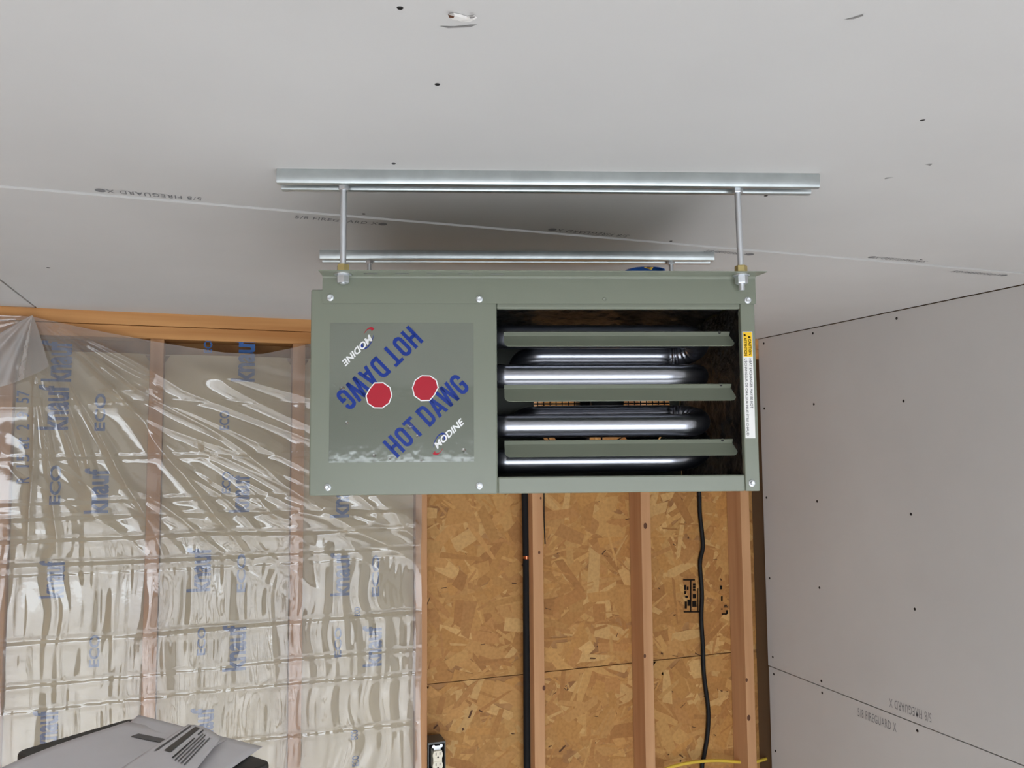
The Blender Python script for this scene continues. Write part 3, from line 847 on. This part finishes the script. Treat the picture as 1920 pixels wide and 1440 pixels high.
def swoosh(cx, cz, sg, parent):
    # slanted split ring: blue over the top and left, red hook round the bottom
    for (a0, a1, m) in [(0.15 * math.pi, 1.1 * math.pi, 'decal_blue'), (1.85 * math.pi, 1.3 * math.pi, 'decal_red')]:
        F = []; V = []; n = 18
        for k in range(n + 1):
            a = a0 + (a1 - a0) * k / n; f = k / n if m == 'decal_red' else 1 - k / n
            wv = 0.0006 + 0.0040 * f ** 1.4
            for q in (-.5, .5):
                ex_, ez_ = (0.0078 + q * wv) * math.cos(a), (0.0150 + q * wv) * math.sin(a)
                V.append((cx + sg * (ex_ + 0.28 * ez_), YT - 0.0001, cz + sg * ez_))
        for k in range(n): F.append((2 * k, 2 * k + 1, 2 * k + 3, 2 * k + 2))
        MB().add(V, F).build('swoosh', m, parent)
swoosh(-0.1436, 0.0735, 1, film)
swoosh(-0.2486, 0.2290, -1, film)
for b0, b1, t0 in [((-0.1462, 0.0655), (-0.1055, 0.1042), (-0.1540, 0.0737)), ((-0.2463, 0.2347), (-0.2872, 0.1939), (-0.2385, 0.2265))]:
    b0, b1, t0 = [Vector((q[0], 0, q[1])) for q in (b0, b1, t0)]
    rt = (b1 - b0).normalized(); up = Vector((-rt.z, 0, rt.x)); up = up if (t0 - b0).dot(up) > 0 else -up
    text('decal_lettering', 'MODINE', b0 + Vector((0, YT - 0.0003, 0)), rt, up, (b1 - b0).length, 0.0098, 'decal_white', film, bold=0.032, shear=0.25)
# film bubbles
for x, z, r in [(-0.186, 0.0995, .0045), (-0.175, 0.085, .0024), (-0.278, 0.105, .0024), (-0.285, 0.155, .004), (-0.238, 0.057, .0028), (-0.215, 0.053, .002), (-0.170, 0.0495, .0016), (-0.108, 0.064, .003)]:
    MB().lathe([(r, 0), (r * .8, 0.0005), (r * .3, 0.0009)], (x, YD - 0.0004, z), (0, -1, 0), 14).build('film_bubble', 'decal_film', film, smooth='all')

# --- caution label on the side rail
YL = -0.0006
lab = MB().box(0.3112, 0.3262, YL - 0.0003, YL - 0.00005, 0.0785, 0.2385).build('caution_label', 'label_white', heater)
MB().box(0.3120, 0.3254, YL - 0.0005, YL - 0.0003, 0.2005, 0.2375).build('yellow_panel', 'label_yellow', lab)
yy = YL - 0.0008
dn, rt_ = (0, 0, -1), (1, 0, 0)
text('label_lettering', 'CAUTION', (0.3198, yy, 0.2275), dn, rt_, 0.0245, 0.0042, 'ink_black', lab, bold=0.02)
text('label_lettering', 'ATTENTION', (0.3131, yy, 0.2295), dn, rt_, 0.0275, 0.0042, 'ink_black', lab, bold=0.02)
for x, z in [(0.3198, 0.2295), (0.3131, 0.2325)]:
    MB().add([(x, yy, z + 0.0025), (x, yy, z - 0.0012), (x + 0.0042, yy, z + 0.0006)], [(0, 1, 2)]).build('warning_triangle', 'ink_black', lab)
text('label_lettering', 'HEAT EXCHANGER MAY BE HOT', (0.3199, yy, 0.1975), dn, rt_, 0.0745, 0.0042, 'label_ink', lab)
text('label_lettering', "L'ÉCHANGEUR DE CHALEUR PEUT ÊTRE CHAUD", (0.3131, yy, 0.1975), dn, rt_, 0.115, 0.0046, 'label_ink', lab)

# ================================================================== struts and rods
def strut(lx0, lx1, lyc, label):
    o = empty('strut_channel', H2W((lx0 + lx1) / 2, lyc, ZC - 0.0206), HA)
    tag(o, label, 'strut channel', 'struts fixed to the ceiling')
    w, h, r = 0.0413 / 2, 0.0206, 0.003
    half = [(0.0, h), (w - r, h), (w - r * .3, h - r * .3), (w, h - r), (w, r), (w - r * .3, r * .3), (w - r, 0), (0.0135, 0), (0.0116, 0.0008), (0.011, 0.0028), (0.011, 0.0075)]
    line = [(-a, b) for a, b in reversed(half[1:])] + [(a, b) for a, b in half]
    drop = 0.0
    MB().sheet(line, 0.0024, YZ, -(lx1 - lx0) / 2, (lx1 - lx0) / 2).build('channel', 'galvanized', o, smooth=True)
    return o
strut(-0.279, 0.5234, 1.2085, 'galvanized slotted strut on the ceiling in front, the nearer of two')
strut(-0.304, 0.5073, 1.6915, 'galvanized slotted strut on the ceiling behind the heater, the farther of two')

def threaded_rod(lx, ly, ztop, zbot, lx2, label, flange_z):
    a = H2W(lx, ly, 0); b = H2W(lx2, ly, 0)
    o = empty('threaded_rod', Vector((b.x, b.y, zbot)), HA)
    tag(o, label, 'threaded rod', 'rods carrying the heater')
    off = Vector((lx - lx2, 0, ztop - zbot))
    n = 240; path = []
    mb = MB()
    # real thread: alternating radius rings
    pts = [off * (k / n) for k in range(n + 1)]
    mb.tube(pts, 0.0048, 12, True, lambda i, d: 1.0 if i % 2 else 0.9)
    mb.build('rod', 'zinc', o, smooth='all')
    fz = flange_z - zbot
    at = lambda z: off * (z / (ztop - zbot))
    def nut(z, hgt, r, m, nm):
        MB().lathe([(r * .93, 0), (r, hgt * .12), (r, hgt * .88), (r * .93, hgt)], at(z), (0, 0, 1), 6).build(nm, m, o)
    nut(fz + 0.0012, 0.0115, 0.0092, 'brass_zinc', 'upper_nut')
    MB().lathe([(0.0125, 0), (0.0128, 0.0008), (0.0125, 0.0016)], at(fz - 0.0026), (0, 0, 1), 28).build('washer', 'zinc', o, smooth=True)
    nut(fz - 0.0145, 0.0118, 0.0096, 'zinc', 'lower_nut')
    nut(ztop - zbot - 0.019, 0.0105, 0.0078, 'zinc', 'strut_nut')
    return o
FZ = CZ + 0.2556
threaded_rod(-0.1847, 1.2015, ZC - 0.008, CZ + 0.2395, -0.1847, 'threaded rod at the front left corner of the heater', FZ)
threaded_rod(0.4025, 1.2015, ZC - 0.008, CZ + 0.2315, 0.4050, 'threaded rod at the front right corner of the heater', FZ)
threaded_rod(-0.206, 1.689, ZC - 0.008, CZ + 0.2395, -0.206, 'short stretch of threaded rod behind the heater, left', FZ)
threaded_rod(0.420, 1.689, ZC - 0.008, CZ + 0.2395, 0.420, 'threaded rod behind the heater beside the blue ceiling box', FZ)

# ================================================================== ceiling box
jb = empty('ceiling_junction_box', (JB.x, JB.y, ZC - 0.002)); tag(jb, 'round blue ceiling junction box with yellow wires, above the heater', 'junction box')
MB().sheet([(JR - 0.0025, -0.0025), (JR - 0.0025, 0.05), (0.001, 0.05)], 0.002, lambda a, b, t: (a * math.cos(t), a * math.sin(t), b), 0, 0.001)
mb = MB(); n = 40; prof = [(JR - 0.0005, -0.002), (JR - 0.0005, 0.05), (0.001, 0.05), (0.001, 0.048), (JR - 0.003, 0.048), (JR - 0.003, -0.002)]
V = []; F = []
for r, h in prof:
    for k in range(n): V.append((r * math.cos(2 * math.pi * k / n), r * math.sin(2 * math.pi * k / n), h))
for i in range(len(prof)):
    j = (i + 1) % len(prof)
    for k in range(n): F.append((i * n + k, i * n + (k + 1) % n, j * n + (k + 1) % n, j * n + k))
mb.add(V, F); mb.build('box_shell', 'box_blue', jb, smooth=True)
for q in [[(-0.03, 0.01, 0.045), (-0.022, -0.004, 0.018), (-0.006, -0.016, 0.004), (0.004, -0.02, 0.02), (0.01, -0.02, 0.045)],
          [(0.012, 0.03, 0.045), (0.010, 0.012, 0.012), (0.010, -0.01, 0.003), (0.012, -0.03, 0.02), (0.01, -0.034, 0.045)]]:
    MB().tube(q, 0.004, 8).build('yellow_wire', 'cable_yellow', jb, smooth='all')

# ================================================================== pipes, cables, outlet
def smooth_path(pts, n=10):
    P = [Vector(p) for p in pts]; out = []
    for i in range(len(P) - 1):
        p0, p1, p2, p3 = P[max(i - 1, 0)], P[i], P[i + 1], P[min(i + 2, len(P) - 1)]
        for k in range(n):
            t = k / n
            out.append(0.5 * ((2 * p1) + (p2 - p0) * t + (2 * p0 - 5 * p1 + 4 * p2 - p3) * t * t + (3 * p1 - p0 - 3 * p2 + p3) * t ** 3))
    out.append(P[-1]); return out
yp = YW + 0.05
p_t, p_j1, p_j2, p_b = onY(984.5, 925, yp), onY(987, 1042, yp), onY(987, 1048, yp), onY(988.5, 1440, yp)
dirp = (p_b - p_j2).normalized(); dirt = (p_t - p_j1).normalized()
pipe = empty('insulated_pipe', (p_b.x, yp, 0.04)); tag(pipe, 'black foam-insulated pipe running down beside a stud, copper gap showing', 'pipe')
rel = lambda p: Vector(p) - pipe.location
MB().tube([rel((p_t.x, yp, 2.415)), rel(p_t), rel(p_j1)], 0.0122, 16).build('foam_sleeve', 'pipe_foam', pipe, smooth=True)
MB().tube([rel(p_j2), rel(p_b), rel((p_b.x, yp, 0.04))], 0.0122, 16).build('foam_sleeve', 'pipe_foam', pipe, smooth=True)
MB().tube([rel(p_j1 + Vector((0, 0, .01))), rel(p_j2 - Vector((0, 0, .01)))], 0.0095, 16).build('copper_tube', 'copper', pipe, smooth=True)

yc = YW + SD - 0.008
cab = [onY(*q, yc) for q in [(1310.5, 905), (1311.5, 930), (1312.5, 965), (1318, 1022), (1312.5, 1055), (1316, 1110), (1315, 1160), (1318, 1210), (1320, 1265), (1328, 1330), (1326.5, 1378), (1319, 1425), (1317, 1450)]]
cab = [Vector((cab[0].x, yc, 2.41))] + cab + [Vector((cab[-1].x + 0.01, yc, 0.6)), Vector((cab[-1].x, yc, 0.045))]
tag(MB().tube(smooth_path(cab), 0.0078, 12).build('power_cable', 'cable_black', smooth='all'), 'thick wavy black cable hanging down the sheathing below the heater louvres', 'cable')
tc_ = [onY(*q, YW + 0.02) for q in [(1020.5, 890), (1020, 930), (1020.2, 975), (1021.5, 1008), (1022.0, 1020)]]
tag(MB().tube(smooth_path(tc_), 0.0022, 8).build('thin_cable', 'cable_black', smooth='all'), 'thin black wire along the right side of a stud under the heater', 'cable')
ye = YW + SD * 0.55
yw_ = [onY(*q, ye) for q in [(1228, 1450), (1262, 1437), (1300, 1429), (1345, 1426), (1390, 1429), (1412, 1429), (1440, 1422), (1462, 1416)]]
tag(MB().tube(smooth_path(yw_), 0.0058, 10).build('yellow_cable', 'cable_yellow', smooth='all'), 'yellow electrical cable passing through the corner studs low on the right', 'cable')

ob0 = onY(800, 1394, YW - 0.004)
ox0, ox1, oz1 = 0.6362, 0.6935, ob0.z
ob = empty('outlet_box', ((ox0 + ox1) / 2, YW - 0.004, oz1 - 0.1)); tag(ob, 'uncovered wall outlet in a grey box beside the stud at the plastic edge', 'outlet')
W2 = (ox1 - ox0) / 2
mb = MB()
for a in ((-W2, -W2 + .003, 0, .07, 0, .1), (W2 - .003, W2, 0, .07, 0, .1), (-W2 + .003, W2 - .003, 0, .07, .094, .1), (-W2 + .003, W2 - .003, 0, .07, 0, .006)): mb.box(*a)
mb.build('box_shell', 'box_grey', ob)
MB().box(-W2 + .003, W2 - .003, 0.066, 0.07, .006, .094).build('box_back', 'box_inside', ob)
rc = MB().box(-0.009, 0.013, 0.002, 0.0035, 0.004, 0.088).build('mounting_yoke', 'zinc', ob)
for x in (-0.010, 0.0145):
    MB().lathe([(0.0032, 0), (0.0052, 0), (0.0052, 0.0015), (0.0032, 0.0015)], (x, 0.002, 0.087), (0, -1, 0), 14).build('plaster_ear', 'zinc', rc, smooth=True)
for zc in (0.062, 0.030):
    outl = []
    for k in range(24):
        a = 2 * math.pi * k / 24
        outl.append((0.002 + 0.0165 * math.cos(a), zc + max(-0.0125, min(0.0125, 0.0165 * math.sin(a)))))
    f = MB().prism(outl, XZ, -0.006, 0.002).build('receptacle_face', 'ivory', ob)
    for x in (-0.004, 0.0085):
        MB().box(x - .0012, x + .0012, -0.0064, -0.0058, zc + 0.000, zc + 0.008).build('slot', 'slot_dark', f)
    MB().lathe([(0.0026, 0), (0.0026, 0.0005)], (0.0025, -0.006, zc - 0.0065), (0, -1, 0), 12).build('ground_hole', 'slot_dark', f)
MB().box(-0.012, 0.016, -0.004, 0.03, 0.018, 0.074).build('receptacle_body', 'ivory', ob)

# ================================================================== stand and papers, lower left
ZT = CZ - 0.39
d1 = Vector((0.81, 0.59, 0)).normalized(); d2 = Vector((0.59, -0.81, 0)).normalized()
A0 = Vector((-0.246, 1.268, 0))
LA, LB = 0.165, 0.315
cc = A0 + d1 * LA / 2 + d2 * LB / 2
stand = empty('work_stand', (cc.x, cc.y, 0), math.atan2(d2.y, d2.x)); tag(stand, 'dark flat-topped stand under the loose papers at lower left', 'stand')
def rrect(hx_, hy_, r, n=5):
    out = []
    for sx, sy, a0 in ((1, 1, 0), (-1, 1, .5), (-1, -1, 1), (1, -1, 1.5)):
        for k in range(n + 1):
            a = (a0 + .5 * k / n) * math.pi
            out.append((sx * (hx_ - r) + r * math.cos(a), sy * (hy_ - r) + r * math.sin(a)))
    return out
MB().prism(rrect(LB / 2, LA / 2, 0.016), lambda a, b, t: (a, b, t), ZT - 0.035, ZT).build('stand_top', 'stand_dark', stand, bevel=0.004)
for sx in (-1, 1):
    for sy in (-1, 1):
        MB().tube([(sx * LB * .36, sy * LA * .34, ZT - 0.033), (sx * (LB * .36 + .08), sy * (LA * .34 + (.22 if sy < 0 else .32)), 0.0)], 0.017, 8).build('leg', 'stand_leg', stand, smooth=True)
def sheet_of_paper(name, corners, m, lift, curl, th=0.0006):
    """corners: 4 plan positions; gently curled sheet"""
    c = [Vector(q) for q in corners]; n = 14; V = []; F = []
    for j in range(n + 1):
        for i in range(n + 1):
            u_, v_ = i / n, j / n
            p = (c[0] * (1 - u_) + c[1] * u_) * (1 - v_) + (c[3] * (1 - u_) + c[2] * u_) * v_
            V.append((p.x, p.y, ZT + lift + curl(u_, v_)))
    for j in range(n):
        for i in range(n):
            a = j * (n + 1) + i; F.append((a, a + 1, a + n + 2, a + n + 1))
    o = MB().add(V, F).build(name, m, smooth='all')
    s = o.modifiers.new('thick', 'SOLIDIFY'); s.thickness = th; s.offset = 1
    return o, c
def on_sheet(c, lift, curl, poly, m, parent, name):
    V = []
    for u_, v_ in poly:
        p = (c[0] * (1 - u_) + c[1] * u_) * (1 - v_) + (c[3] * (1 - u_) + c[2] * u_) * v_
        V.append((p.x, p.y, ZT + lift + curl(u_, v_) + 0.0016))
    MB().add(V, [tuple(range(len(V)))]).build(name, m, parent)
def plan(px, py, dz=0.0):
    q = onZ(px, py, ZT + dz); return (q.x, q.y, 0)
c1 = lambda u_, v_: 0.004 * math.sin(u_ * 4) + 0.006 * (v_ - .5) ** 2
q1 = [plan(-60, 1480), plan(240, 1358), plan(425, 1392), plan(170, 1560)]
s1, k1 = sheet_of_paper('paper_sheet', q1, 'paper', 0.005, c1)
tag(s1, 'large plain pale sheet covering the left of the dark stand', 'paper', 'papers on the stand')
c2 = lambda u_, v_: 0.005 * math.sin(v_ * 3.1) + 0.003 * u_
q2 = [plan(190, 1480), plan(352, 1376), plan(415, 1402), plan(310, 1530)]
s2, k2 = sheet_of_paper('paper_sheet', q2, 'paper', 0.009, c2)
tag(s2, 'printed leaflet with dark picture bars and lines of small print, on top of the papers', 'paper', 'papers on the stand')
c3 = lambda u_, v_: 0.001 + 0.001 * math.sin(u_ * 3)
q3 = [plan(150, 1440), plan(260, 1344), plan(492, 1404), plan(330, 1520)]
s3, k3 = sheet_of_paper('paper_sheet', q3, 'paper', 0.001, c3)
tag(s3, 'lowest sheet of the pile, its pointed corners sticking out behind and to the right', 'paper', 'papers on the stand')
for (u0_, u1_, v0_, v1_, m) in [(.52, .96, .30, .44, 'paper_photo'), (.50, .97, .13, .18, 'paper_print'), (.46, .80, .55, .58, 'label_ink'), (.45, .90, .62, .645, 'paper_print'), (.45, .9, .68, .705, 'paper_print'), (.45, .85, .74, .765, 'paper_print'), (.45, .9, .80, .825, 'paper_print'), (.86, .95, .54, .57, 'label_ink')]:
    on_sheet(k2, 0.009, c2, [(u0_, v0_), (u1_, v0_), (u1_, v1_), (u0_, v1_)], m, s2, 'printed_block')
for (u0_, u1_, v0_, v1_, m) in [(.80, .86, .30, .62, 'paper_print')]:
    on_sheet(k1, 0.005, c1, [(u0_, v0_), (u1_, v0_), (u1_, v1_), (u0_, v1_)], m, s1, 'printed_block')
